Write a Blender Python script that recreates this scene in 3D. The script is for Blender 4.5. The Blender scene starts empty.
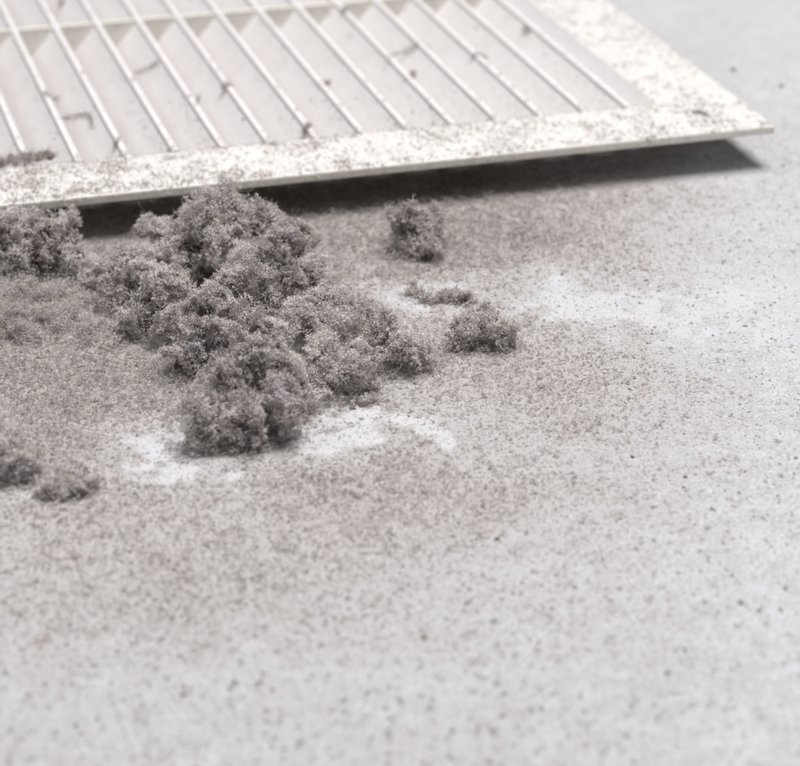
import bpy, bmesh, math
import numpy as np
from mathutils import Vector
sc = bpy.context.scene
MM = 0.001
rng = np.random.default_rng(7)

# ------------------------------------------------------------------ camera
CAM = np.array([0.0, 0.0, 0.173])
PITCH = math.radians(25.62)
FPX = 2300.0                                   # focal length in photo pixels (800 wide)
cam = bpy.data.cameras.new('camera')
co = bpy.data.objects.new('camera', cam)
sc.collection.objects.link(co)
co.location = CAM
co.rotation_euler = (math.pi / 2 - PITCH, 0, 0)
cam.sensor_width = 36.0
cam.sensor_fit = 'HORIZONTAL'
cam.lens = 36.0 * FPX / 800.0
cam.clip_start = 0.01
cam.clip_end = 20
cam.dof.use_dof = True
cam.dof.focus_distance = 0.406
cam.dof.aperture_fstop = 24.0
sc.camera = co

# ------------------------------------------------------------------ light
w = bpy.data.worlds.new('World')
sc.world = w
w.use_nodes = True
w.node_tree.nodes['Background'].inputs[0].default_value = (0.93, 0.95, 1.0, 1)
w.node_tree.nodes['Background'].inputs[1].default_value = 0.07


def area(name, loc, target, size, energy, col):
    l = bpy.data.lights.new(name, 'AREA')
    l.shape = 'RECTANGLE'
    l.size, l.size_y = size
    l.energy = energy
    l.color = col
    o = bpy.data.objects.new(name, l)
    sc.collection.objects.link(o)
    o.location = loc
    o.rotation_euler = (Vector(target) - Vector(loc)).to_track_quat('-Z', 'Y').to_euler()
    return o


area('softbox_light', (0.20, 0.48, 1.24), (0, 0.42, 0), (0.72, 0.5), 21.7, (1.0, 0.985, 0.965))
area('side_softbox_light', (-0.8, 0.35, 1.0), (0, 0.4, 0), (0.5, 0.5), 3.0, (0.95, 0.97, 1.0))
area('front_softbox_light', (0.15, -0.35, 1.15), (0, 0.4, 0), (0.6, 0.4), 1.2, (1.0, 0.99, 0.97))

vs = sc.view_settings
vs.view_transform = 'Standard'
vs.look = 'None'
vs.gamma = 1
vs.exposure = 0
vs.use_curve_mapping = False
sc.cycles.max_bounces = 8
sc.cycles.diffuse_bounces = 4


# ------------------------------------------------------------------ helpers
def at(px, py, z=0.0):
    """where the sight line through a photo pixel meets height z (mm) -> metres"""
    c, s = math.cos(PITCH), math.sin(PITCH)
    d = np.array([px - 400.0, 0, 0]) + np.array([0, s, c]) * (383.0 - py) + np.array([0, c, -s]) * FPX
    t = (z * MM - CAM[2]) / d[2]
    return CAM + d * t


def link(o, parent=None):
    sc.collection.objects.link(o)
    if parent is not None:
        o.parent = parent
    return o


def tag(o, label=None, cat=None, group=None, kind=None):
    if label: o['label'] = label
    if cat: o['category'] = cat
    if group: o['group'] = group
    if kind: o['kind'] = kind
    return o


def np_mesh(name, verts, faces, nper, mat, parent=None, attrs=None, smooth=False):
    """faces: flat int array with nper corners per face"""
    me = bpy.data.meshes.new(name)
    nv, nl = len(verts), len(faces)
    nf = nl // nper
    me.vertices.add(nv)
    me.vertices.foreach_set('co', np.ascontiguousarray(verts, dtype=np.float32).ravel())
    me.loops.add(nl)
    me.loops.foreach_set('vertex_index', np.ascontiguousarray(faces, dtype=np.int32))
    me.polygons.add(nf)
    me.polygons.foreach_set('loop_start', np.arange(0, nl, nper, dtype=np.int32))
    me.polygons.foreach_set('loop_total', np.full(nf, nper, dtype=np.int32))
    me.update(calc_edges=True)
    me.polygons.foreach_set('use_smooth', np.full(nf, smooth, dtype=bool))
    for k, v in (attrs or {}).items():
        a = me.attributes.new(k, 'FLOAT', 'POINT')
        a.data.foreach_set('value', np.ascontiguousarray(v, dtype=np.float32))
    me.materials.append(mat)
    return link(bpy.data.objects.new(name, me), parent)


def bm_obj(name, bm, mat, parent=None, smooth=False):
    bmesh.ops.recalc_face_normals(bm, faces=bm.faces)
    me = bpy.data.meshes.new(name)
    bm.to_mesh(me)
    bm.free()
    if smooth:
        for p in me.polygons: p.use_smooth = True
    me.materials.append(mat)
    return link(bpy.data.objects.new(name, me), parent)


def _hash(ix, iy, iz, seed):
    h = (ix * 374761393 + iy * 668265263 + iz * 2147483647 + seed * 974634777) & 0xffffffff
    h = ((h ^ (h >> 13)) * 1274126177) & 0xffffffff
    h = ((h ^ (h >> 16)) * 2246822519) & 0xffffffff
    return ((h ^ (h >> 15)) & 0xffff) / 65535.0


def vnoise(p, scale, seed=0):
    """value noise in 0..1; p (n,3) in metres, scale in cells per metre"""
    q = p * scale
    i = np.floor(q).astype(np.int64)
    f = q - i
    f = f * f * (3 - 2 * f)
    r = np.zeros(len(p))
    for dx in (0, 1):
        for dy in (0, 1):
            for dz in (0, 1):
                wt = (f[:, 0] if dx else 1 - f[:, 0]) * (f[:, 1] if dy else 1 - f[:, 1]) * (f[:, 2] if dz else 1 - f[:, 2])
                r += wt * _hash(i[:, 0] + dx, i[:, 1] + dy, i[:, 2] + dz, seed)
    return r


def fbm(p, scale, seed=0, octv=4):
    r, a, t = 0, 1.0, 0
    for k in range(octv):
        r = r + a * vnoise(p, scale * 2 ** k, seed + k * 17)
        t += a
        a *= 0.55
    return r / t


def unit(v):
    return v / np.maximum(np.linalg.norm(v, axis=-1, keepdims=True), 1e-12)


def fibres(P, D, length, width, segs=3, curl=0.9, tone=None, droop=0.0):
    """curly ribbons: P roots, D start directions, length/width arrays (m)"""
    n = len(P)
    length = np.broadcast_to(length, (n,))
    width = np.broadcast_to(width, (n,))
    d = unit(D + rng.normal(0, .25, (n, 3)))
    bend = unit(rng.normal(0, 1, (n, 3)))
    pts = [P]
    dirs = [d]
    for k in range(segs):
        d = unit(d + np.cross(d, bend) * curl + rng.normal(0, .25, (n, 3)) - np.array([0, 0, droop]))
        pts.append(pts[-1] + d * (length / segs)[:, None])
        dirs.append(d)
    side = unit(np.cross(dirs[0], rng.normal(0, 1, (n, 3))))
    V = np.empty((n, (segs + 1) * 2, 3))
    for k in range(segs + 1):
        s = unit(side - dirs[k] * (side * dirs[k]).sum(1, keepdims=True))
        tp = width * (1.0 if k < segs else .5) * .5
        V[:, 2 * k] = pts[k] + s * tp[:, None]
        V[:, 2 * k + 1] = pts[k] - s * tp[:, None]
    m = (segs + 1) * 2
    base = (np.arange(n) * m)[:, None]
    q = np.concatenate([[2 * k, 2 * k + 1, 2 * k + 3, 2 * k + 2] for k in range(segs)])
    F = (base + q[None, :]).ravel()
    V = V.reshape(-1, 3)
    tn = rng.random(n) if tone is None else tone
    return V, F, np.repeat(tn, m)


OCT = np.array([[1, 0, 0], [0, 1, 0], [-1, 0, 0], [0, -1, 0], [0, 0, 1], [0, 0, -1]], float)
OCTF = np.array([0, 1, 4, 1, 2, 4, 2, 3, 4, 3, 0, 4, 1, 0, 5, 2, 1, 5, 3, 2, 5, 0, 3, 5])


def grains(P, R, flat=.6, tone=None):
    """small irregular crumbs"""
    n = len(P)
    V = OCT[None] * (1 + rng.normal(0, .28, (n, 6, 1)))
    V = V * R[:, None, None] * np.array([1, 1, flat])
    a = rng.random(n) * 6.283
    st = rng.uniform(.7, 1.6, n)
    x = V[:, :, 0] * st[:, None]
    y = V[:, :, 1]
    V2 = np.stack([x * np.cos(a)[:, None] - y * np.sin(a)[:, None], x * np.sin(a)[:, None] + y * np.cos(a)[:, None], V[:, :, 2]], -1)
    V2 += P[:, None, :]
    F = ((np.arange(n) * 6)[:, None] + OCTF[None]).ravel()
    tn = rng.random(n) if tone is None else tone
    return V2.reshape(-1, 3), F, np.repeat(tn, 6)


def tri_of_quads(F):
    q = F.reshape(-1, 4)
    return np.concatenate([q[:, [0, 1, 2]], q[:, [0, 2, 3]]], 1).ravel()


def merge(parts):
    """parts: (V, triangle F, tone)"""
    o, Vs, Fs, Ts = 0, [], [], []
    for V, F, T in parts:
        Vs.append(V); Fs.append(F + o); Ts.append(T)
        o += len(V)
    return np.concatenate(Vs), np.concatenate(Fs), np.concatenate(Ts)


# ------------------------------------------------------------------ materials
def new_mat(name):
    m = bpy.data.materials.new(name)
    m.use_nodes = True
    nt = m.node_tree
    b = nt.nodes['Principled BSDF']
    return m, nt, b


def N(nt, t, **kw):
    n = nt.nodes.new(t)
    for k, v in kw.items():
        if k.startswith('i_'):
            n.inputs[int(k[2:]) if k[2:].isdigit() else k[2:]].default_value = v
        else:
            setattr(n, k, v)
    return n


def ramp(nt, fac, stops):
    r = nt.nodes.new('ShaderNodeValToRGB')
    e = r.color_ramp.elements
    while len(e) < len(stops): e.new(0.5)
    for x, (p, c) in zip(e, stops):
        x.position = p
        x.color = (*c, 1) if len(c) == 3 else c
    nt.links.new(fac, r.inputs[0])
    return r.outputs[0]


def noise(nt, scale, detail=4, rough=.6, coord=None):
    n = nt.nodes.new('ShaderNodeTexNoise')
    n.inputs['Scale'].default_value = scale
    n.inputs['Detail'].default_value = detail
    n.inputs['Roughness'].default_value = rough
    if coord is None:
        coord = nt.nodes.new('ShaderNodeTexCoord').outputs['Object']
    nt.links.new(coord, n.inputs['Vector'])
    return n.outputs['Fac']


def mixc(nt, fac, a, b, mode='MIX'):
    m = nt.nodes.new('ShaderNodeMix')
    m.data_type = 'RGBA'
    m.blend_type = mode
    for s, v in ((m.inputs[0], fac), (m.inputs[6], a), (m.inputs[7], b)):
        if isinstance(v, (int, float)): s.default_value = v
        elif isinstance(v, tuple): s.default_value = (*v, 1)
        else: nt.links.new(v, s)
    return m.outputs[2]


def math_n(nt, op, a, b=None, clamp=False):
    m = nt.nodes.new('ShaderNodeMath')
    m.operation = op
    m.use_clamp = clamp
    for s, v in ((m.inputs[0], a), (m.inputs[1], b)):
        if v is None: continue
        if isinstance(v, (int, float)): s.default_value = v
        else: nt.links.new(v, s)
    return m.outputs[0]


def fuzz_mat(name, dark, mid, light, transl=.3):
    m, nt, b = new_mat(name)
    at_ = N(nt, 'ShaderNodeAttribute', attribute_name='tone')
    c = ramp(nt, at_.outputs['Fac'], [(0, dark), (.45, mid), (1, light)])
    nz = noise(nt, 260, 2)
    tint = ramp(nt, nz, [(.35, (1.0, .98, .945)), (.65, (.975, .955, .985))])
    c = mixc(nt, 1.0, c, tint, 'MULTIPLY')
    nt.links.new(c, b.inputs['Base Color'])
    b.inputs['Roughness'].default_value = 1
    b.inputs['Specular IOR Level'].default_value = .08
    t = N(nt, 'ShaderNodeBsdfTranslucent')
    nt.links.new(c, t.inputs[0])
    mx = N(nt, 'ShaderNodeMixShader')
    mx.inputs[0].default_value = transl
    nt.links.new(b.outputs[0], mx.inputs[1])
    nt.links.new(t.outputs[0], mx.inputs[2])
    nt.links.new(mx.outputs[0], nt.nodes['Material Output'].inputs[0])
    return m


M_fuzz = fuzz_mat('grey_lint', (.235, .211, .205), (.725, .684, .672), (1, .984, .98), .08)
M_brown = fuzz_mat('brown_grey_lint', (.26, .23, .215), (.58, .54, .52), (.90, .87, .85), .2)
M_light = fuzz_mat('pale_lint', (.46, .43, .415), (.68, .65, .63), (.9, .88, .87))
M_grain = fuzz_mat('dust_grain', (.17, .15, .13), (.36, .325, .30), (.62, .58, .56), 0.05)
M_carp = fuzz_mat('settled_lint', (.26, .23, .22), (.56, .52, .51), (.86, .83, .82), .25)

# table: pale laminate; a fine film of dust lies on it where the attribute says so
M_table, nt, b = new_mat('pale_tabletop_with_dust')
dA = N(nt, 'ShaderNodeAttribute', attribute_name='dust').outputs['Fac']
n1 = noise(nt, 1600, 3, .6)
n2 = noise(nt, 300, 4, .6)
nn = math_n(nt, 'ADD', math_n(nt, 'MULTIPLY', n1, .85), math_n(nt, 'MULTIPLY', n2, .15))
x = math_n(nt, 'ADD', nn, math_n(nt, 'MULTIPLY', math_n(nt, 'SUBTRACT', dA, .5), .42))
film = ramp(nt, x, [(.42, (0, 0, 0)), (.58, (1, 1, 1))])
tabc = mixc(nt, noise(nt, 14, 2), (.565, .558, .582), (.59, .585, .608))
dustc = mixc(nt, noise(nt, 160, 3), (.36, .33, .315), (.45, .422, .407))
nt.links.new(mixc(nt, math_n(nt, 'MULTIPLY', film, math_n(nt, 'ADD', math_n(nt, 'MULTIPLY', dA, .62), .20), True), tabc, dustc), b.inputs['Base Color'])
nt.links.new(ramp(nt, film, [(0, (.5,) * 3), (1, (.95,) * 3)]), b.inputs['Roughness'])
b.inputs['Specular IOR Level'].default_value = .3
bp = N(nt, 'ShaderNodeBump')
bp.inputs['Strength'].default_value = .6
bp.inputs['Distance'].default_value = .0003
nt.links.new(film, bp.inputs['Height'])
nt.links.new(bp.outputs[0], b.inputs['Normal'])


def plastic(name, base, dust, lo, hi, amount, scale=900):
    m, nt, b = new_mat(name)
    a = noise(nt, scale, 4, .65)
    c = noise(nt, 120, 3)
    x = math_n(nt, 'ADD', math_n(nt, 'MULTIPLY', a, .7), math_n(nt, 'MULTIPLY', c, .3))
    f = ramp(nt, x, [(lo, (0, 0, 0)), (hi, (1, 1, 1))])
    nt.links.new(mixc(nt, math_n(nt, 'MULTIPLY', f, amount), base, dust), b.inputs['Base Color'])
    b.inputs['Roughness'].default_value = .5
    b.inputs['Specular IOR Level'].default_value = .35
    bp = N(nt, 'ShaderNodeBump')
    bp.inputs['Strength'].default_value = .4
    bp.inputs['Distance'].default_value = .00015
    nt.links.new(f, bp.inputs['Height'])
    nt.links.new(bp.outputs[0], b.inputs['Normal'])
    return m


M_frame = plastic('dusty_white_plastic', (.765, .752, .735), (.64, .615, .595), .42, .66, .75)
M_slat = plastic('slat_white_plastic', (.94, .915, .92), (.82, .775, .775), .45, .75, .8, 500)
nt = M_slat.node_tree
tr = N(nt, 'ShaderNodeBsdfTranslucent')
tr.inputs[0].default_value = (.86, .82, .81, 1)
mx = N(nt, 'ShaderNodeMixShader')
mx.inputs[0].default_value = .22
nt.links.new(nt.nodes['Principled BSDF'].outputs[0], mx.inputs[1])
nt.links.new(tr.outputs[0], mx.inputs[2])
nt.links.new(mx.outputs[0], nt.nodes['Material Output'].inputs[0])
M_bar = plastic('yellowed_plastic', (.88, .853, .79), (.62, .57, .49), .45, .7, .7)
def tuft_mat(name, dark, mid, light):
    m = fuzz_mat(name, dark, mid, light, .25)
    nt = m.node_tree
    a = [q for q in nt.nodes if q.type == 'ATTRIBUTE'][0]
    a.attribute_type = 'INSTANCER'
    g = N(nt, 'ShaderNodeAttribute', attribute_name='shade')
    r = [q for q in nt.nodes if q.type == 'VALTORGB'][0]
    x = math_n(nt, 'ADD', a.outputs['Fac'], math_n(nt, 'MULTIPLY', math_n(nt, 'SUBTRACT', g.outputs['Fac'], .5), .45), True)
    nt.links.new(x, r.inputs[0])
    return m


M_flint = tuft_mat('pale_speck_lint', (.42, .385, .365), (.64, .605, .585), (.84, .815, .80))
M_tuft = tuft_mat('speck_lint', (.24, .22, .213), (.53, .505, .496), (.84, .815, .795))
M_carpt = tuft_mat('settled_lint_tuft', (.36, .33, .315), (.63, .60, .585), (.90, .88, .87))
M_hair, nt, b = new_mat('dark_lint_strand')
b.inputs['Base Color'].default_value = (.16, .13, .125, 1)
b.inputs['Roughness'].default_value = .9

# ------------------------------------------------------------------ vent cover
TH = math.radians(106.51)
EV = np.array([math.cos(TH), math.sin(TH), 0])                       # back along the slats
EU = np.array([math.cos(TH + math.pi / 2), math.sin(TH + math.pi / 2), 0])   # left along the front edge
CORNER = at(775, 130, 8.8) * np.array([1, 1, 0])
ZT, ZB = 9.7, 7.9
WU, WV, FR, FF = 256.0, 238.0, 18.5, 20.45

vent = bpy.data.objects.new('vent_cover', None)
link(vent)
vent.empty_display_size = .02
vent.location = CORNER
vent.rotation_euler = (0, 0, TH - math.pi / 2)       # local x = right (= -u), local y = back (v)
tag(vent, 'white plastic louvred vent cover lying flat on the table, dusted with grey lint', 'vent cover')


def L(u, v, z):      # local coordinates in metres
    return (-u * MM, v * MM, z * MM)


def ring(bm, u0, u1, v0, v1, iu0, iu1, iv0, iv1, z0, z1):
    o = [(u0, v0), (u1, v0), (u1, v1), (u0, v1)]
    i = [(iu0, iv0), (iu1, iv0), (iu1, iv1), (iu0, iv1)]
    ot = [bm.verts.new(L(a, c, z1)) for a, c in o]; ob = [bm.verts.new(L(a, c, z0)) for a, c in o]
    it = [bm.verts.new(L(a, c, z1)) for a, c in i]; ib = [bm.verts.new(L(a, c, z0)) for a, c in i]
    for k in range(4):
        j = (k + 1) % 4
        bm.faces.new((ot[k], ot[j], it[j], it[k])); bm.faces.new((ob[k], ib[k], ib[j], ob[j]))
        bm.faces.new((ot[k], ob[k], ob[j], ot[j])); bm.faces.new((it[k], it[j], ib[j], ib[k]))


bm = bmesh.new()
ring(bm, 0, WU, 0, WV, FR, WU - FR, FF, WV - FF, ZB, ZT)
bmesh.ops.bevel(bm, geom=bm.edges[:], offset=.35 * MM, segments=2, profile=.6, affect='EDGES')
frame = bm_obj('frame', bm, M_frame, vent)
frame.data.materials.append(M_bar)      # the moulded side faces have yellowed
for p_ in frame.data.polygons:
    if abs(p_.normal.z) < .35: p_.material_index = 1
frame['label'] = 'flat white outer flange with a yellowed edge'
bm = bmesh.new()
ring(bm, FR - 2.6, WU - FR + 2.6, FF + .6, WV - FF - .6, FR - 1.5, WU - FR + 1.5, FF + 1.7, WV - FF - 1.7, .12, ZB - .02)
bm_obj('shade_collar', bm, M_bar, vent)  # unseen ring wall, added to block light leaking in under the flange

def slat_mesh(top, first=False):
    d = top - .5
    wdt = 1.3
    prof = [(0, top), (wdt, top), (wdt + .15, top - .9), (wdt - .1 + .84 * d, .5), (-.3 + .84 * d, .5), (-.05, top - 1.3)]
    if first: prof = [(0, top), (wdt, top), (wdt + .84 * (d + .3), .5), (wdt - 1.1 + .84 * d, .5), (-.1, top - 1.0)]
    bm = bmesh.new()
    # prof u grows to the left; split along v so fine relief shades well
    rows = []
    for v in (FF - 1.2, 60, 116, 175, WV - FF + 1.2):
        e = -1 if v < 50 else 1 if v > 200 else 0      # the ends are cut back towards the bottom
        rows.append([bm.verts.new(L(u - wdt / 2, v - e * 2.4 * (top - z) / top, z)) for u, z in prof])
    for r0, r1 in zip(rows, rows[1:]):
        for k in range(len(prof)):
            j = (k + 1) % len(prof)
            bm.faces.new((r0[k], r0[j], r1[j], r1[k]))
    bm.faces.new(rows[0]); bm.faces.new(rows[-1][::-1])
    return bm


U0, PITCHU = 24.98, 10.113
NSL = 21
src = bm_obj('slat', slat_mesh(ZT - .25), M_slat, vent)
bv = src.modifiers.new('bevel', 'BEVEL'); bv.width = .00018; bv.segments = 2; bv.limit_method = 'ANGLE'
src.location = L(U0, 0, 0)
for k in range(1, NSL):
    o = src.copy()
    sc.collection.objects.link(o)
    o.parent = vent
    o.location = L(U0 + k * PITCHU + rng.normal(0, .12), 0, 0)
o = bm_obj('slat', slat_mesh(ZT - .12, True), M_slat, vent)
o.location = L(FR - .5, 0, 0)
for v in (118.0,):
    bm = bmesh.new()
    ring_pts = [(FR - 1.9, v - .7), (WU - FR + 1.9, v - .7), (WU - FR + 1.9, v + .7), (FR - 1.9, v + .7)]
    t = [bm.verts.new(L(a, c, ZT - .42)) for a, c in ring_pts]
    bt = [bm.verts.new(L(a, c, .7)) for a, c in ring_pts]
    bm.faces.new(t); bm.faces.new(bt[::-1])
    for k in range(4):
        bm.faces.new((t[k], bt[k], bt[(k + 1) % 4], t[(k + 1) % 4]))
    bm_obj('crossbar', bm, M_bar, vent)


def grille_pt(u, v, z):
    u = np.asarray(u, float); v = np.asarray(v, float)
    return CORNER + (EU[None] * u.reshape(-1, 1) + EV[None] * v.reshape(-1, 1)) * MM + np.array([0, 0, 1.])[None] * np.broadcast_to(np.asarray(z, float).reshape(-1, 1), (u.size, 1)) * MM


# ------------------------------------------------------------------ dust coverage of the table (world metres)
def blob(px, py, rx, ry, wgt):
    p = at(px, py)
    d = np.linalg.norm(p - CAM)
    sx = FPX / d
    sn = CAM[2] / d
    return (p[0], p[1], rx / sx, ry / (sx * sn), wgt)


BLOBS = [blob(*q) for q in [
    (50, 390, 150, 60, .75), (60, 310, 110, 50, .6), (240, 330, 200, 80, .5), (370, 225, 150, 38, .6), (520, 245, 110, 32, .5),
    (640, 230, 90, 60, .12), (570, 385, 120, 38, .42), (470, 350, 70, 30, .3), (470, 490, 190, 45, .28), (350, 500, 120, 40, .2),
    (150, 560, 220, 60, .30), (90, 510, 90, 25, .25), (300, 470, 60, 20, .3), (560, 200, 140, 14, .3), (330, 270, 60, 30, .3),
    (90, 260, 60, 40, .6),
    (140, 478, 36, 22, -.62), (222, 488, 28, 20, -.6), (100, 100, 500, 95, .5), (365, 432, 66, 20, -.6), (445, 428, 16, 26, -.4), (620, 318, 120, 26, -.3),
    (430, 290, 48, 14, -.4), (30, 495, 20, 12, -.5), (345, 445, 30, 18, -.2), (560, 320, 36, 24, -.15), (740, 300, 60, 50, -.1),
    (183, 440, 12, 14, -.6)]]


def coverage(p):
    x, y = p[:, 0], p[:, 1]
    q = np.stack([x, y, np.zeros_like(x)], 1)
    wx = (fbm(q, 70, 5) - .5) * .016
    wy = (fbm(q, 70, 9) - .5) * .03
    # the film thins out to the right, far back and near the camera
    base = .52 - 2.7 * np.clip(x - .01, 0, .2) - .1 * np.clip(.30 - y, 0, .3) - .8 * np.clip(y - .5, 0, 1)
    base = np.clip(base, .27, 1)
    r = base
    nz = fbm(q, 260, 333, 4) - .5
    for cx, cy, rx, ry, wg in BLOBS:
        g = np.exp(-(((x + wx - cx) / rx) ** 2 + ((y + wy - cy) / ry) ** 2))
        if wg < -.2: g = np.clip((g + nz * 2.2 - .34) * 2.0, 0, 1) * 1.1 * np.clip(g * 8 - .8, 0, 1)       # rubbed bare: torn edges
        r = r + wg * g
    r = r + (fbm(q, 500, 3) - .5) * .45 + (fbm(q, 60, 31) - .5) * .16
    return np.clip(r, .1, 1.25)


# table sheet: fine in view, coarse far off
def axis(lo, hi, step, far):
    a = list(np.arange(lo, hi, step))
    s, x = step, a[-1]
    up = []
    while x < far: s *= 1.5; x += s; up.append(x)
    s, x = step, a[0]
    dn = []
    while x > -far: s *= 1.5; x -= s; dn.append(x)
    return np.array(dn[::-1] + a + up)


ax = axis(-.115, .125, .001, 2.5)
ay = axis(.235, .62, .0012, 3.0)
X, Y = np.meshgrid(ax, ay)
TV = np.stack([X.ravel(), Y.ravel(), np.zeros(X.size)], 1)
nx, ny = len(ax), len(ay)
i0 = (np.arange(ny - 1)[:, None] * nx + np.arange(nx - 1)[None]).ravel()
TF = np.stack([i0, i0 + 1, i0 + nx + 1, i0 + nx], 1).ravel()
cov = coverage(TV)
cov = np.where(Y.ravel() > .62, .08, cov)
table = np_mesh('table_surface', TV, TF, 4, M_table, attrs={'dust': cov})
tag(table, 'pale grey tabletop under a film of fine dust', None, None, 'structure')


# ------------------------------------------------------------------ lint clumps
ICO = None
def ico(sub=2):
    global ICO
    if ICO is None:
        bm = bmesh.new()
        bmesh.ops.create_icosphere(bm, subdivisions=sub, radius=1)
        v = np.array([q.co[:] for q in bm.verts]); f = np.array([[a.index for a in q.verts] for q in bm.faces])
        bm.free()
        ICO = (v, f.ravel())
    return ICO


def rand_dirs(n, up=0.0):
    d = rng.normal(0, 1, (n, 3))
    d = unit(d)
    if up: d = unit(d + np.array([0, 0, up]))
    return d


def build_clump(name, lobes, nf, mat, parent=None, flen=(.3, .85), fw=.084, sub=(10, 20), halo=.22, floor=0.0, squash=.9, core=True, amp=1.0, crease_with=None):
    """lobes: (centre xyz in metres, radius in mm). A heap of tufts: every lobe carries smaller lobes, those
    carry tufts; fibres grow from the outer skin of all of them."""
    LB = np.array([[*l[0], l[1] * MM] for l in (crease_with or lobes)], float)
    C0 = np.array([l[0] for l in lobes], float)
    R0 = np.array([l[1] for l in lobes], float) * MM
    Cs, Rs = [C0], [R0 * .8]
    # second level
    C1, R1 = [], []
    for c, r in zip(C0, R0):
        n = max(4, int(sub[0] * (r / .007) ** 1.2) + 6)
        d = rand_dirs(n, .35)
        rr = r * rng.uniform(.22, .46, n)
        cc = c + d * (r * rng.uniform(.62, .95, n))[:, None] * np.array([1, 1, squash])
        C1.append(cc); R1.append(rr)
    C1 = np.concatenate(C1); R1 = np.concatenate(R1)
    Cs.append(C1); Rs.append(R1 * .9)
    C2, R2 = [], []
    for c, r in zip(C1, R1):
        n = max(4, int(sub[1] * (r / .0024) ** 1.3))
        d = rand_dirs(n, .15)
        rr = np.clip(r * rng.uniform(.14, .36, n), .00022, .0009)
        C2.append(c + d * (r * rng.uniform(.85, 1.3, n))[:, None]); R2.append(rr)
    C2 = np.concatenate(C2); R2 = np.concatenate(R2)
    Cs.append(C2); Rs.append(R2)
    C = np.concatenate(Cs); R = np.concatenate(Rs)
    big_lobe = np.arange(len(C)) < len(C0)
    ok = (C[:, 2] > floor - R * .2)
    C, R, big_lobe = C[ok], R[ok], big_lobe[ok]
    # candidates on the skins
    wgt = R ** 1.6
    nf = int(nf * 1.3)
    m = int(nf * 5)
    k = rng.choice(len(C), m, p=wgt / wgt.sum())
    d = rand_dirs(m)
    off = rng.exponential(halo * MM * .45, m) - .18 * MM
    inner = rng.random(m) < .15
    off = np.where(inner, -rng.uniform(.1, .8, m) * MM * np.minimum(1, R[k] / (1.5 * MM)), off)
    P = C[k] + d * (R[k] + off)[:, None]
    keep = P[:, 2] > floor + .00003
    # drop what lies deep inside neighbours
    order = np.argsort(C[:, 0])
    deep = np.zeros(m, bool)
    mid = C.mean(0)
    for s in range(0, m, 20000):
        q = (P[s:s + 20000] - mid) * 1000
        mn = np.full(len(q), 9.0)
        for b0 in range(0, len(C), 250):
            cb = (C[b0:b0 + 250] - mid) * 1000
            dd = np.sqrt(np.maximum((q * q).sum(1)[:, None] + (cb * cb).sum(1)[None] - 2 * q @ cb.T, 0)) * .001 - R[None, b0:b0 + 250]
            mn = np.minimum(mn, dd.min(1))
        deep[s:s + 20000] = mn < np.where(inner[s:s + 20000], -.8 * MM, -.42 * MM)
    keep &= ~deep
    P, d, k = P[keep][:nf], d[keep][:nf], k[keep][:nf]
    def warp(q):
        w1 = np.stack([fbm(q, 150, s_, 2) for s_ in (201, 202, 203)], 1) - .5
        w2 = np.stack([fbm(q, 480, s_, 3) for s_ in (211, 212, 213)], 1) - .5
        return q + (w1 * .0048 + w2 * .0017) * amp
    # the outer skin is torn: hollows where the noise is low, crumbs standing out where it is high
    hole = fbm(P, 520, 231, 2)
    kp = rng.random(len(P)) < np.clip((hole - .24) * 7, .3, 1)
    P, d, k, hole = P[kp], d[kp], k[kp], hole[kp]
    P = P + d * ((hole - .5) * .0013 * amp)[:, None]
    # creases between neighbouring lobes
    dist = np.linalg.norm(P[:, None, :] - LB[None, :, :3], axis=2) / LB[None, :, 3]
    dist.partition(1, axis=1)
    crease = np.clip((dist[:, 1] - dist[:, 0]) / .34 + .0, 0, 1)
    crease = crease + (fbm(P, 700, 261, 2) - .5) * .35
    kp = rng.random(len(P)) < np.clip(crease * 2.2, .25, 1)
    P, d, k, hole, crease = P[kp], d[kp], k[kp], hole[kp], crease[kp]
    P = P - d * (np.clip(1 - crease, 0, 1) ** 1.4 * .9 * MM * min(1, R0.max() / .004))[:, None]
    P = warp(P)
    n = len(P)
    big = fbm(P, 200, 241, 2)
    ln = rng.uniform(flen[0], flen[1], n) * MM
    lng = rng.random(n) < .03
    ln[lng] *= 1.7
    dirs = unit(d * .6 + rand_dirs(n) * .9)
    tone = np.clip(rng.normal(.46, .26, n) + (rng.random(len(C))[k] - .5) * .25 + (big - .5) * .8 + (hole - .5) * .5, 0, 1)  # hole term paints shade into the hollows, lightens the crumbs standing out
    V, F, T = fibres(P - dirs * (ln * .3)[:, None], dirs, ln, fw * MM * rng.uniform(.7, 1.3, n), 3, 1.05, tone)
    parts = [(V, tri_of_quads(F), T)]
    # a few long hairs
    hn = max(3, n // 350)
    hi = rng.choice(n, hn, replace=False)
    hV, hF, hT = fibres(P[hi], unit(d[hi] + rand_dirs(hn) * .8), rng.uniform(1.6, 5.0, hn) * MM * min(1, R0.max() / .004), .045 * MM, 9, .5, rng.uniform(.3, 1, hn))
    parts.append((hV, tri_of_quads(hF), hT))
    # white motes caught in it
    gi = rng.choice(n, max(8, n // 45), replace=False)
    gV, gF, gT = grains(P[gi] + d[gi] * .0001, rng.uniform(.05, .12, len(gi)) * MM, 1.0, np.clip(rng.normal(.85, .15, len(gi)), 0, 1))
    parts.append((gV, gF, gT))
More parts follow.
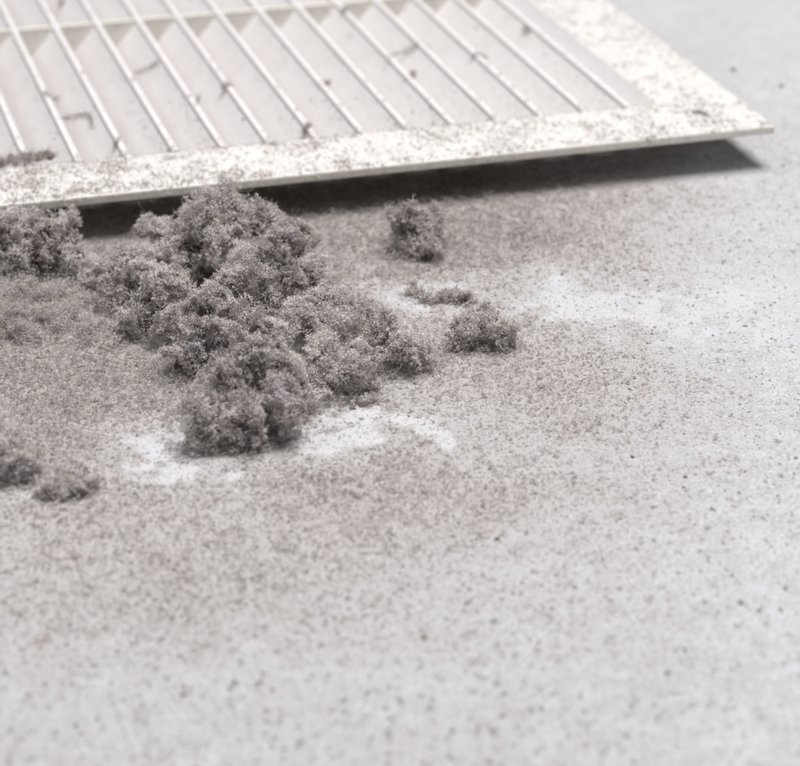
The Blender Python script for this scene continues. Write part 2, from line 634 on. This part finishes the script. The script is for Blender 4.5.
    if core and (R > 1.25 * MM).any():
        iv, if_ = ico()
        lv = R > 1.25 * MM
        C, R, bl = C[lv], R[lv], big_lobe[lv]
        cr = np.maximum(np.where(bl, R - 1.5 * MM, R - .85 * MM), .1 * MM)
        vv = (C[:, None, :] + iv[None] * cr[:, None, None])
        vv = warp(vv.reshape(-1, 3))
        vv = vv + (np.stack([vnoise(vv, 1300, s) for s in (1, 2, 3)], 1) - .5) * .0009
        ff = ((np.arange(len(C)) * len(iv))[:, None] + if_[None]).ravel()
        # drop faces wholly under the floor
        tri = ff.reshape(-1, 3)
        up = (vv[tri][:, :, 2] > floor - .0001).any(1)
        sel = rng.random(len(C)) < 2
        parts.append((vv, tri[up].ravel(), np.full(len(vv), .0)))  # core takes the darkest tone: shade painted into crevices and hollows
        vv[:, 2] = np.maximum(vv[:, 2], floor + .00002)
    V, F, T = merge(parts)
    V[:, 2] = np.maximum(V[:, 2], floor + .00001)
    return np_mesh(name, V, F, 3, mat, parent, {'tone': T})


SKIRT = []


def lb(px, py, z, r):
    p = at(px, py, z)
    SKIRT.append((p[0], p[1], r * MM))
    return (p, r)


heap = bpy.data.objects.new('lint_heap', None)
link(heap)
heap.empty_display_size = .01
tag(heap, 'big tumbled heap of fluffy grey lint in front of the vent cover', 'lint heap')
LUMPS = [
    ('tall crown of the heap nearest the vent cover', 66000,
     [(222, 236, 9, 7.6), (248, 222, 9.8, 5.6), (203, 222, 10, 5.4), (165, 238, 7.5, 4.6), (284, 246, 7, 5.8), (184, 258, 6.5, 5.2), (304, 268, 4, 4.2), (148, 228, 7.5, 2.8), (258, 254, 8.5, 5)]),
    ('dark left flank of the heap', 42000,
     [(140, 282, 4.6, 5.2), (115, 268, 3.6, 3.8), (170, 290, 6, 4.8), (118, 300, 2.8, 3.8), (150, 318, 3.2, 4.3), (172, 328, 3, 3.6), (100, 280, 1.6, 2.8)]),
    ('middle ridge of the heap', 46000,
     [(240, 290, 9.2, 6), (214, 312, 8, 4.9), (282, 298, 6.6, 5), (195, 345, 4.6, 5.2), (180, 362, 2.6, 3.6), (262, 330, 7.6, 5), (228, 338, 7, 4.2), (298, 325, 5, 4.4)]),
    ('front foot of the heap', 46000,
     [(222, 380, 8.2, 5.0), (256, 366, 9.0, 4.4), (208, 420, 4.6, 4.4), (240, 420, 4.6, 4.6), (276, 408, 4.6, 4.6), (286, 378, 7, 4.7), (306, 392, 2.6, 4), (200, 400, 3.4, 3.4), (252, 398, 4.2, 3.8), (225, 442, 1.4, 2.2)]),
    ('right arm of the heap trailing away low', 44000,
     [(325, 312, 4.5, 5), (345, 334, 6.4, 4.6), (352, 372, 4.4, 4.5), (322, 352, 5.8, 4.0), (380, 338, 4.8, 4.1), (399, 352, 3.6, 3.9), (420, 358, 1.7, 2.7), (368, 318, 2.2, 3.2), (362, 392, 1.5, 2.3), (312, 285, 3.4, 4), (345, 300, 1.6, 3)]),
]
ALL = [lb(*q) for _, _, ls in LUMPS for q in ls]
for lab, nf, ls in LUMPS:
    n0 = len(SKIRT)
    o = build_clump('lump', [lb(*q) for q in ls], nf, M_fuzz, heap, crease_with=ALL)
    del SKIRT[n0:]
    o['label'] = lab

G = 'loose lint clumps around the heap'
def clump(lab, ls, nf, mat, cat='lint clump', name='lint_clump', **kw):
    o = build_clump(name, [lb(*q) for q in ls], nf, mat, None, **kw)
    # put the origin at its base
    c = at(ls[0][0], ls[0][1], ls[0][2]); c = Vector((c[0], c[1], kw.get('floor', 0)))
    from mathutils import Matrix
    o.data.transform(Matrix.Translation(-c)); o.location = c
    return tag(o, lab, cat, G)


clump('grey lint clump pushed against the vent cover edge, left of the big heap',
      [(20, 248, 6, 6.4), (55, 243, 5.5, 5.2), (-20, 250, 6, 6.5), (75, 262, 3.5, 3.8), (-45, 255, 5, 5.5), (40, 232, 7, 3.6), (40, 262, 3, 3.6), (92, 268, 2.2, 3.2)], 42000, M_fuzz)
clump('small round fluffy ball of lint standing alone behind the heap',
      [(418, 228, 5, 4.4), (432, 218, 6, 2.8), (405, 218, 6, 2.7), (418, 242, 3, 3.8), (405, 238, 2.6, 3)], 15000, M_fuzz, flen=(.6, 1.7))
clump('pointed tuft of lint right of the heap',
      [(482, 330, 2.8, 3.6), (480, 318, 4, 2.4), (462, 338, 1.8, 3), (495, 336, 2, 2.8), (466, 328, 1.6, 2.0)], 15000, M_fuzz, halo=.5)
clump('dark lint clump cut by the left border of the photo, below the low mound',
      [(5, 456, 3.4, 4.6), (28, 462, 2, 3.2), (-20, 450, 4, 5), (0, 435, 4, 3)], 15000, M_fuzz, halo=.7)
clump('small low lint clump at the lower left, beside the bare white patch',
      [(68, 482, 1.6, 2.4), (52, 490, 1.2, 2), (85, 480, 1.3, 2.1), (42, 495, .6, 1.3), (78, 470, 1.6, 1.6)], 10000, M_fuzz)
clump('wide flat mound of pale loose fluff at the left edge',
      [(15, 330, -1.2, 6.0), (50, 332, -1.6, 6.0), (-20, 318, -1, 6.5), (84, 338, -2.2, 5.0), (20, 305, -1.5, 5.6), (60, 308, -2, 5.4), (104, 350, -2.2, 3.8), (35, 345, -2.4, 5.2)], 30000, M_light, core=False, halo=1.6, flen=(.5, 1.4), fw=.08, squash=.45)
clump('tiny crumbly tuft midway between the heap and the round lint ball',
      [(422, 300, 0, 1.5), (434, 302, 0, 1.2), (411, 298, 0, 1.2)], 1800, M_brown, halo=1.0, core=False)
clump('tiny tuft with a dark core just behind the pointed tuft',
      [(455, 300, 0, 1.5), (464, 304, 0, 1.2), (446, 300, 0, 1.1)], 1800, M_brown, halo=1.0, core=False)

# ------------------------------------------------------------------ dust lying on the table
TUFT_R = .5 * MM


def tuft_mesh(nf, wid, flat=1.0, seed=1):
    c = unit(rng.normal(0, 1, (nf, 3))) * (rng.random(nf) ** .5 * .75)[:, None] * np.array([1, 1, flat])
    V, F, T = fibres(c, rand_dirs(nf), rng.uniform(.5, 1.1, nf), rng.uniform(.6, 1.3, nf) * wid, 2, 1.0)
    return V * TUFT_R, tri_of_quads(F), T


def tuft_cloud(name, P, size, tone, mat, variants, origin, flat=.7):
    """one stuff object: a few tuft shapes and thousands of points, a geometry-nodes tree sets a tuft on each point"""
    n = len(P)
    Vs, Fs, src, o = [], [], [], 0
    sh = []
    for k, (V, F, T) in enumerate(variants):
        Vs.append(V); Fs.append(F + o); o += len(V); src.append(np.full(len(V), k + 1)); sh.append(T)
    Vs.append(P - np.array(origin)); src.append(np.zeros(n)); sh.append(np.zeros(n))
    nv = o
    z = np.zeros(nv)
    ob = np_mesh(name, np.concatenate(Vs), np.concatenate(Fs), 3, mat, None,
                 {'src': np.concatenate(src), 'shade': np.concatenate(sh), 'tone': np.concatenate([z, tone]), 'size': np.concatenate([z, size / .5]),
                  'pick': np.concatenate([z, rng.integers(0, len(variants), n)])})
    ob.location = origin
    ng = bpy.data.node_groups.new(name, 'GeometryNodeTree')
    ng.interface.new_socket('Geometry', in_out='INPUT', socket_type='NodeSocketGeometry')
    ng.interface.new_socket('Geometry', in_out='OUTPUT', socket_type='NodeSocketGeometry')
    nd, lk = ng.nodes, ng.links
    gi, go = nd.new('NodeGroupInput'), nd.new('NodeGroupOutput')

    def attr(nm):
        a = nd.new('GeometryNodeInputNamedAttribute'); a.data_type = 'FLOAT'; a.inputs[0].default_value = nm
        return a.outputs[0]

    def eq(val, x):
        c = nd.new('FunctionNodeCompare'); c.data_type = 'FLOAT'; c.operation = 'EQUAL'
        lk.new(val, c.inputs[0]); c.inputs[1].default_value = x; c.inputs['Epsilon'].default_value = .3
        return c.outputs[0]

    def sep(sel, geo):
        q = nd.new('GeometryNodeSeparateGeometry'); q.domain = 'POINT'
        lk.new(geo, q.inputs[0]); lk.new(sel, q.inputs[1])
        return q.outputs[0]
    pts = sep(eq(attr('src'), 0), gi.outputs[0])
    jn = nd.new('GeometryNodeJoinGeometry')
    rnd = nd.new('FunctionNodeRandomValue'); rnd.data_type = 'FLOAT_VECTOR'
    rnd.inputs[0].default_value = (0, 0, 0); rnd.inputs[1].default_value = (.7 if flat < 1 else 6.28, .7 if flat < 1 else 6.28, 6.28)
    vm = nd.new('ShaderNodeVectorMath'); vm.operation = 'SCALE'
    vm.inputs[0].default_value = (1, 1, flat)
    lk.new(attr('size'), vm.inputs['Scale'])
    for k in range(len(variants)):
        ins = nd.new('GeometryNodeInstanceOnPoints')
        lk.new(sep(eq(attr('pick'), k), pts), ins.inputs['Points'])
        lk.new(sep(eq(attr('src'), k + 1), gi.outputs[0]), ins.inputs['Instance'])
        lk.new(rnd.outputs[0], ins.inputs['Rotation'])
        lk.new(vm.outputs[0], ins.inputs['Scale'])
        lk.new(ins.outputs[0], jn.inputs[0])
    lk.new(jn.outputs[0], go.inputs[0])
    md = ob.modifiers.new('tufts', 'NODES')
    md.node_group = ng
    return ob


def scatter(n, xr, yr, fn):
    P = np.stack([rng.uniform(*xr, n), rng.uniform(*yr, n), np.zeros(n)], 1)
    c = fn(P)
    k = rng.random(n) < c
    return P[k], c[k]


def off_view(P):      # keep only what could come into view, with a margin for a step to the side
    s = np.abs(P[:, 0]) < .030 + .19 * P[:, 1]
    return s


def settled_fn(P):
    c = coverage(P)
    far = P[:, 1] > .50
    return np.clip((c - .38) * 1.3, .13 * (np.abs(P[:, 0] + .02) < .06), 1) * np.where(far, .15, 1) * off_view(P)


ORG = (0, .40, 0)
P, c = scatter(620000, (-.10, .11), (.27, .53), settled_fn)
n = min(len(P), 120000)
P, c = P[:n], c[:n]
bump = fbm(P, 420, 41)
hz = np.clip(c - .2, 0, 1) * np.clip(bump - .3, 0, 1) * 3
P[:, 2] = rng.random(n) ** .6 * hz * .0015 + .00008
size = np.clip(rng.lognormal(-1.25, .3, n), .1, .7)
tone = np.clip(rng.normal(.55, .16, n) + (fbm(P, 900, 77, 2) - .5) * .9 + np.clip(.5 - c, 0, .5) * 1.2 - np.clip(c - .65, 0, .5) * .75, 0, 1)
SK = np.array(SKIRT)
si = rng.integers(0, len(SK), 30000)
sa = rng.random(30000) * 6.283
sr = SK[si, 2] * (.75 + rng.exponential(.42, 30000))
Ps = np.stack([SK[si, 0] + np.cos(sa) * sr, SK[si, 1] + np.sin(sa) * sr, np.zeros(30000)], 1)
Ps = Ps[rng.random(30000) < np.clip((fbm(Ps, 380, 301, 3) - .36) * 5, .05, 1)]
ns = len(Ps)
ss = np.clip(rng.lognormal(-1.0, .4, ns), .12, .95)
Ps[:, 2] = rng.random(ns) ** 2 * .0016 + ss * .0003
P = np.concatenate([P, Ps]); size = np.concatenate([size, ss])
tone = np.concatenate([tone, np.clip(rng.normal(.42, .2, ns), 0, 1)])
o = tuft_cloud('settled_lint', P, size, tone, M_carpt, [tuft_mesh(11, .24) for _ in range(5)], ORG)
tag(o, 'thin felted carpet of short pale lint fibres on the table around the heap', 'lint', None, 'stuff')


def grain_fn(P):
    c = coverage(P)
    return np.clip(.10 + c * .75, 0, 1) * np.where(P[:, 1] > .50, .12, 1) * off_view(P)


P, c = scatter(60000, (-.13, .14), (.235, .66), grain_fn)
cl = fbm(P, 500, 51)
k = rng.random(len(P)) < np.clip((cl - .35) * 4, .1, 1)
P = P[k]
n = len(P)
R = np.clip(rng.lognormal(-2.0, .5, n), .05, .45) * MM
P[:, 2] = R * .3
V, F, T = grains(P, R, .6, np.clip(rng.normal(.55, .25, n), 0, 1))
V[:, 2] = np.maximum(V[:, 2], .00003)
o = np_mesh('dust_grains', V, F, 3, M_grain, None, {'tone': T})
tag(o, 'fine grey dust grains sprinkled over the tabletop', 'dust', None, 'stuff')

# soft little tufts among the grains
P, c = scatter(110000, (-.12, .13), (.235, .60), grain_fn)
P = P[rng.random(len(P)) < np.clip((fbm(P, 420, 91, 3) - .36) * 5, .12, 1)]
n = len(P)
big = rng.random(n) < .10
size = np.where(big, rng.uniform(.3, .62, n), np.clip(rng.lognormal(-1.85, .4, n), .07, .4))
tone = np.where(big, rng.normal(.36, .16, n), rng.normal(.52, .22, n))
# coarser specks, blown everywhere
Pb = np.stack([rng.uniform(-.12, .13, 22000), .235 + .295 * rng.random(22000) ** 1.7, np.zeros(22000)], 1)
Pb = Pb[off_view(Pb) & (rng.random(22000) < np.clip(1.0 - 7 * np.clip(Pb[:, 0] - .01, 0, 1), .3, 1))]
P = np.concatenate([P, Pb])
size = np.concatenate([size, np.clip(rng.lognormal(-1.4, .45, len(Pb)), .1, .75)])
tone = np.concatenate([tone, rng.normal(.5, .22, len(Pb))])
tone = tone + .22 * np.clip((P[:, 0] - .0) / .05, 0, 1)
P[:, 2] = size * MM * .35
o = tuft_cloud('dust_tufts', P, size, np.clip(tone, 0, 1), M_tuft, [tuft_mesh(14, .22) for _ in range(5)], ORG)
tag(o, 'scattered specks of tangled dust dotted across the tabletop', 'dust', None, 'stuff')

# ------------------------------------------------------------------ dust on the vent cover
def on_flange(n):
    u = rng.uniform(.5, 185, n); v = rng.uniform(.4, WV * .62, n)
    k = (v < FF + .3) | (u < FR)
    u, v = u[k], v[k]
    p = grille_pt(u, v, ZT)
    dens = np.clip(.30 + .0055 * u, 0, 1) * (.25 + 1.5 * np.clip(fbm(p, 330, 61) - .28, 0, 1)) * np.where(v > FF, .6, 1) * (1 + .9 * np.exp(-v / 3)) * (1 + .8 * np.exp(-((u - 4) / 14) ** 2))
    k = rng.random(len(u)) < dens
    return p[k]


P = on_flange(26000)
n = len(P)
R = np.clip(rng.lognormal(-1.85, .5, n), .05, .5) * MM
P[:, 2] = ZT * MM + R * .3
g = grains(P, R, .5, np.clip(rng.normal(.9, .22, n), 0, 1))
P = on_flange(60000)[:24000]
P = P[rng.random(len(P)) < np.clip((fbm(P, 260, 71) - .36) * 4.5, .05, 1)]
n = len(P)
P[:, 2] = ZT * MM + rng.random(n) * .0004
V, F, T = fibres(P, rand_dirs(n) * np.array([1, 1, .5]), rng.uniform(.4, 1.1, n) * MM, .075 * MM, 2, .9, np.clip(rng.normal(.6, .2, n), 0, 1))
V[:, 2] = np.maximum(V[:, 2], ZT * MM + .00001)
a = (V, tri_of_quads(F), np.clip(T + .2, 0, 1))
# specks on the slat faces and ridges
n = 20000
k = rng.integers(0, 15, n)
dd = rng.random(n) ** 1.3 * 7
u = U0 + k * PITCHU + .84 * dd - .12
v = rng.uniform(FF, 160, n)
fade = rng.random(n) < np.exp(-(v - FF) / 55)
p = grille_pt(u, v, ZT - .25 - dd + .25)[fade]
R = np.clip(rng.lognormal(-2.3, .5, len(p)), .04, .4) * MM
g2 = grains(p, R, .9, np.clip(rng.normal(.5, .25, len(p)), 0, 1))
V, F, T = merge([g, a, g2])
o = np_mesh('vent_cover_dust', V, F, 3, M_grain, None, {'tone': T})
tag(o, 'coat of grey dust crumbs and fibres lying on the vent cover', 'dust', None, 'stuff')

def uv(px, py, z=ZT):
    p = at(px, py, z) - CORNER
    return float(p @ EU) / MM, float(p @ EV) / MM


def slat_z(u, v):
    if v < FF or u < FR or u > WU - FR: return ZT
    f = (u - U0 + .6) % PITCHU
    return ZT - .25 if f < 1.3 else ZT - .3 - (f - 1.2) / .84


def hit(px, py):
    z = ZT + .1
    while z > 2:
        u, v = uv(px, py, z)
        if slat_z(u, v) >= z: break
        z -= .08
    return u, v, z


# soft tufts on the flange and a few on the slats
P = on_flange(200000)
P = P[rng.random(len(P)) < np.clip((fbm(P, 190, 171) - .42) * 6, .05, 1)][:26000]
e = rng.uniform(0, 1, (2600, 2))
eu, ev = FR + 1 + e[:, 0] * 150, FF + (e[:, 1] ** 2) * 5
ez = np.array([slat_z(a_, b_ + .01) for a_, b_ in zip(eu, ev)])
n0_ = len(P)
P = np.concatenate([P, grille_pt(eu, ev, np.maximum(ez, ZT - 3.2))])
n1_ = len(P)
size = np.clip(rng.lognormal(-1.3, .4, n1_), .12, .75)
P[:n0_, 2] = ZT * MM + size[:n0_] * MM * .3
ed = rng.random(n0_) < .06           # some hang over the front edge
P[:n0_][ed] = grille_pt(rng.uniform(0, 180, ed.sum()), rng.uniform(-.25, .3, ed.sum()), ZT - rng.random(ed.sum()) * 1.2)
o = tuft_cloud('vent_cover_lint', P, size, np.clip(rng.normal(.5, .25, n1_), 0, 1), M_flint, [tuft_mesh(13, .2) for _ in range(4)],
               tuple(grille_pt([60], [5], [ZT])[0]))
tag(o, 'soft patches of grey lint lying on the flange of the vent cover', 'dust', None, 'stuff')


GL = 'lint bits caught on the vent cover'
def bit(lab, ls, nf, floor, **kw):
    kw.setdefault('amp', .35)
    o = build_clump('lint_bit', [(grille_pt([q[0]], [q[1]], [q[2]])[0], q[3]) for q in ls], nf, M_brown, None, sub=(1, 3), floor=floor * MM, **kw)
    from mathutils import Matrix
    p = grille_pt([ls[0][0]], [ls[0][1]], [floor])[0]
    c = Vector(p)
    o.data.transform(Matrix.Translation(-c)); o.location = c
    return tag(o, lab, 'lint', GL)


def strip(px0, px1, y0, y1, z, r, n=5):
    out = []
    for t in np.linspace(0, 1, n):
        u, v = uv(px0 + (px1 - px0) * t, y0 + (y1 - y0) * t, z)
        out.append((u, v, z, r * (1 - .4 * abs(2 * t - 1))))
    return out


bit('long dark roll of fluff on the front flange at the far left', strip(-12, 50, 166, 158, ZT + .4, 1.5, 8), 7000, ZT, halo=1.0, core=False)
for lab, px, py, r, nf in [
    ('dark lint knot at the foot of a ridge, above the gap right of the heap', 307, 129, .85, 700),
    ('lint knot on the ridge just left of centre of the vent cover', 227, 88, .7, 600),
    ('dark crumb of lint in the middle of a slat above the heap', 199, 99, .6, 500),
    ('small lint crumb on the ridge end above the left of the heap', 118, 142, .7, 500),
    ('small lint crumb beside the S shaped strand', 414, 76, .6, 400),
    ('dark speck of lint on the ridge nearest the right flange', 528, 31, .6, 400),
    ('dark crumb of lint on the front edge, toward the right corner', 651, 139, .55, 400),
    ('faint lint crumb on the far slats behind the crossbar', 61, 5, .8, 400),
    ('lint crumb in the slat between the two middle ridges', 329, 84, .6, 400),
    ('lint crumb near the crossbar toward the right', 345, 12, .55, 300)]:
    u, v, z = hit(px, py)
    an = rng.uniform(0, 3.14)
    bit(lab, [(u + math.cos(an) * r * t, v + math.sin(an) * r * t * 1.6, z + .1, r * q) for t, q in ((0, .62), (1, .42), (-1.1, .36), (1.9, .2))], nf, z - .9, halo=.8, core=False)


def strand(lab, pts, rad=.16):
    P = []
    for px, py, z in pts:
        u, v, zz = hit(px, py)
        P.append(grille_pt([u], [v], [zz + .15 + max(0, z - ZT)])[0])
    P = np.array(P)
    # smooth
    t = np.linspace(0, len(P) - 1, 26)
    S = np.stack([np.interp(t, range(len(P)), P[:, k]) for k in range(3)], 1)
    for _ in range(9): S[1:-1] = (S[:-2] + S[1:-1] * 2 + S[2:]) / 4
    S += rng.normal(0, .00012, S.shape)
    c = S.mean(0)
    S = S - c
    m = len(S)
    V = []
    for k in range(m):
        d = S[min(k + 1, m - 1)] - S[max(k - 1, 0)]
        d = d / np.linalg.norm(d)
        a_ = np.cross(d, [0, 0, 1.]); a_ /= np.linalg.norm(a_)
        b_ = np.cross(d, a_)
        r = rad * .6 * MM * (.45 + .55 * math.sin(math.pi * (k + .5) / m)) * rng.uniform(.7, 1.3)
        for q in range(5):
            an = q * 2 * math.pi / 5
            V.append(S[k] + (a_ * math.cos(an) + b_ * math.sin(an)) * r)
    V = np.array(V)
    F = []
    for k in range(m - 1):
        for q in range(5):
            j = (q + 1) % 5
            F += [k * 5 + q, k * 5 + j, (k + 1) * 5 + j, (k + 1) * 5 + q]
    # stray fibres clinging to the strand
    nf = 260
    base = S[rng.integers(0, m, nf)]
    fv, ff, ft = fibres(base, rand_dirs(nf), rng.uniform(.4, 1.4, nf) * MM, .06 * MM, 2, .8)
    V2, F2, _ = merge([(V, tri_of_quads(np.array(F)), np.zeros(len(V))), (fv, tri_of_quads(ff), ft)])
    o = np_mesh('lint_strand', V2, F2, 3, M_fuzz, None, {'tone': np.concatenate([np.full(len(V), .05), ft * .5])})
    o.location = c
    return tag(o, lab, 'lint strand', 'lint strands on the slats')


strand('hooked dark lint strand bridging two ridges at the left', [(62, 119, ZT), (75, 117, ZT + .3), (90, 114, ZT + .2), (92, 122, ZT - .5), (91, 128, ZT - 1)], .26)
strand('S shaped dark lint strand near the middle of the slats', [(390, 56, ZT), (402, 54, ZT), (412, 50, ZT + .3), (419, 45, ZT + .3), (429, 47, ZT)], .2)
strand('short arched pale strand right of the S shaped one', [(471, 58, ZT), (478, 56, ZT + .3), (486, 58, ZT)], .2)
strand('small forked dark wisp at the left between two ridges', [(44, 92, ZT - 1), (50, 99, ZT - .3), (58, 99, ZT - .5)], .2)
strand('thin dark wisp lying on a slat left of the heap top', [(158, 62, ZT - 1), (150, 68, ZT - 1), (134, 74, ZT - 1)], .1)
strand('thin lint strand near the right front corner of the vent cover', [(694, 114, ZT + .2), (701, 114, ZT + .4), (708, 117, ZT + .2)], .2)

# ------------------------------------------------------------------ single crumbs on the bare table
for lab, px, py, r in [
    ('largest lone dark crumb on the bare right part of the table', 685, 477, .42),
    ('dark crumb near the right border, lower of two close together', 741, 603, .42),
    ('brown crumb just right of the dark one by the right border', 759, 611, .34),
    ('dark crumb at the right border above the pair of crumbs', 785, 588, .34),
    ('dark blurred speck on the clean table beyond the right flange', 733, 71, .7),
    ('fainter blurred speck on the clean table behind the right corner', 781, 87, .55),
    ('soft brown crumb in the lower middle of the table', 424, 637, .5),
    ('dark crumb below the right end of the shadow', 533, 572, .3),
    ('small dark crumb in the lower left dust', 184, 695, .45)]:
    bm = bmesh.new()
    bmesh.ops.create_icosphere(bm, subdivisions=2, radius=r * MM)
    vv = np.array([v.co[:] for v in bm.verts])
    dn = (fbm(vv + px, 1600, 3, 2) - .5) * 1.0
    for v, d_ in zip(bm.verts, dn):
        v.co *= 1 + d_
        v.co.z *= .75
    o = bm_obj('crumb', bm, M_grain)
    a_ = o.data.attributes.new('tone', 'FLOAT', 'POINT')
    a_.data.foreach_set('value', np.full(len(o.data.vertices), .6, np.float32))
    p = at(px, py)
    o.location = (p[0], p[1], r * .6 * MM)
    tag(o, lab, 'crumb', 'lone crumbs on the table')

#print('TRIS', sum(len(o.data.polygons) for o in sc.objects if o.type == 'MESH'))
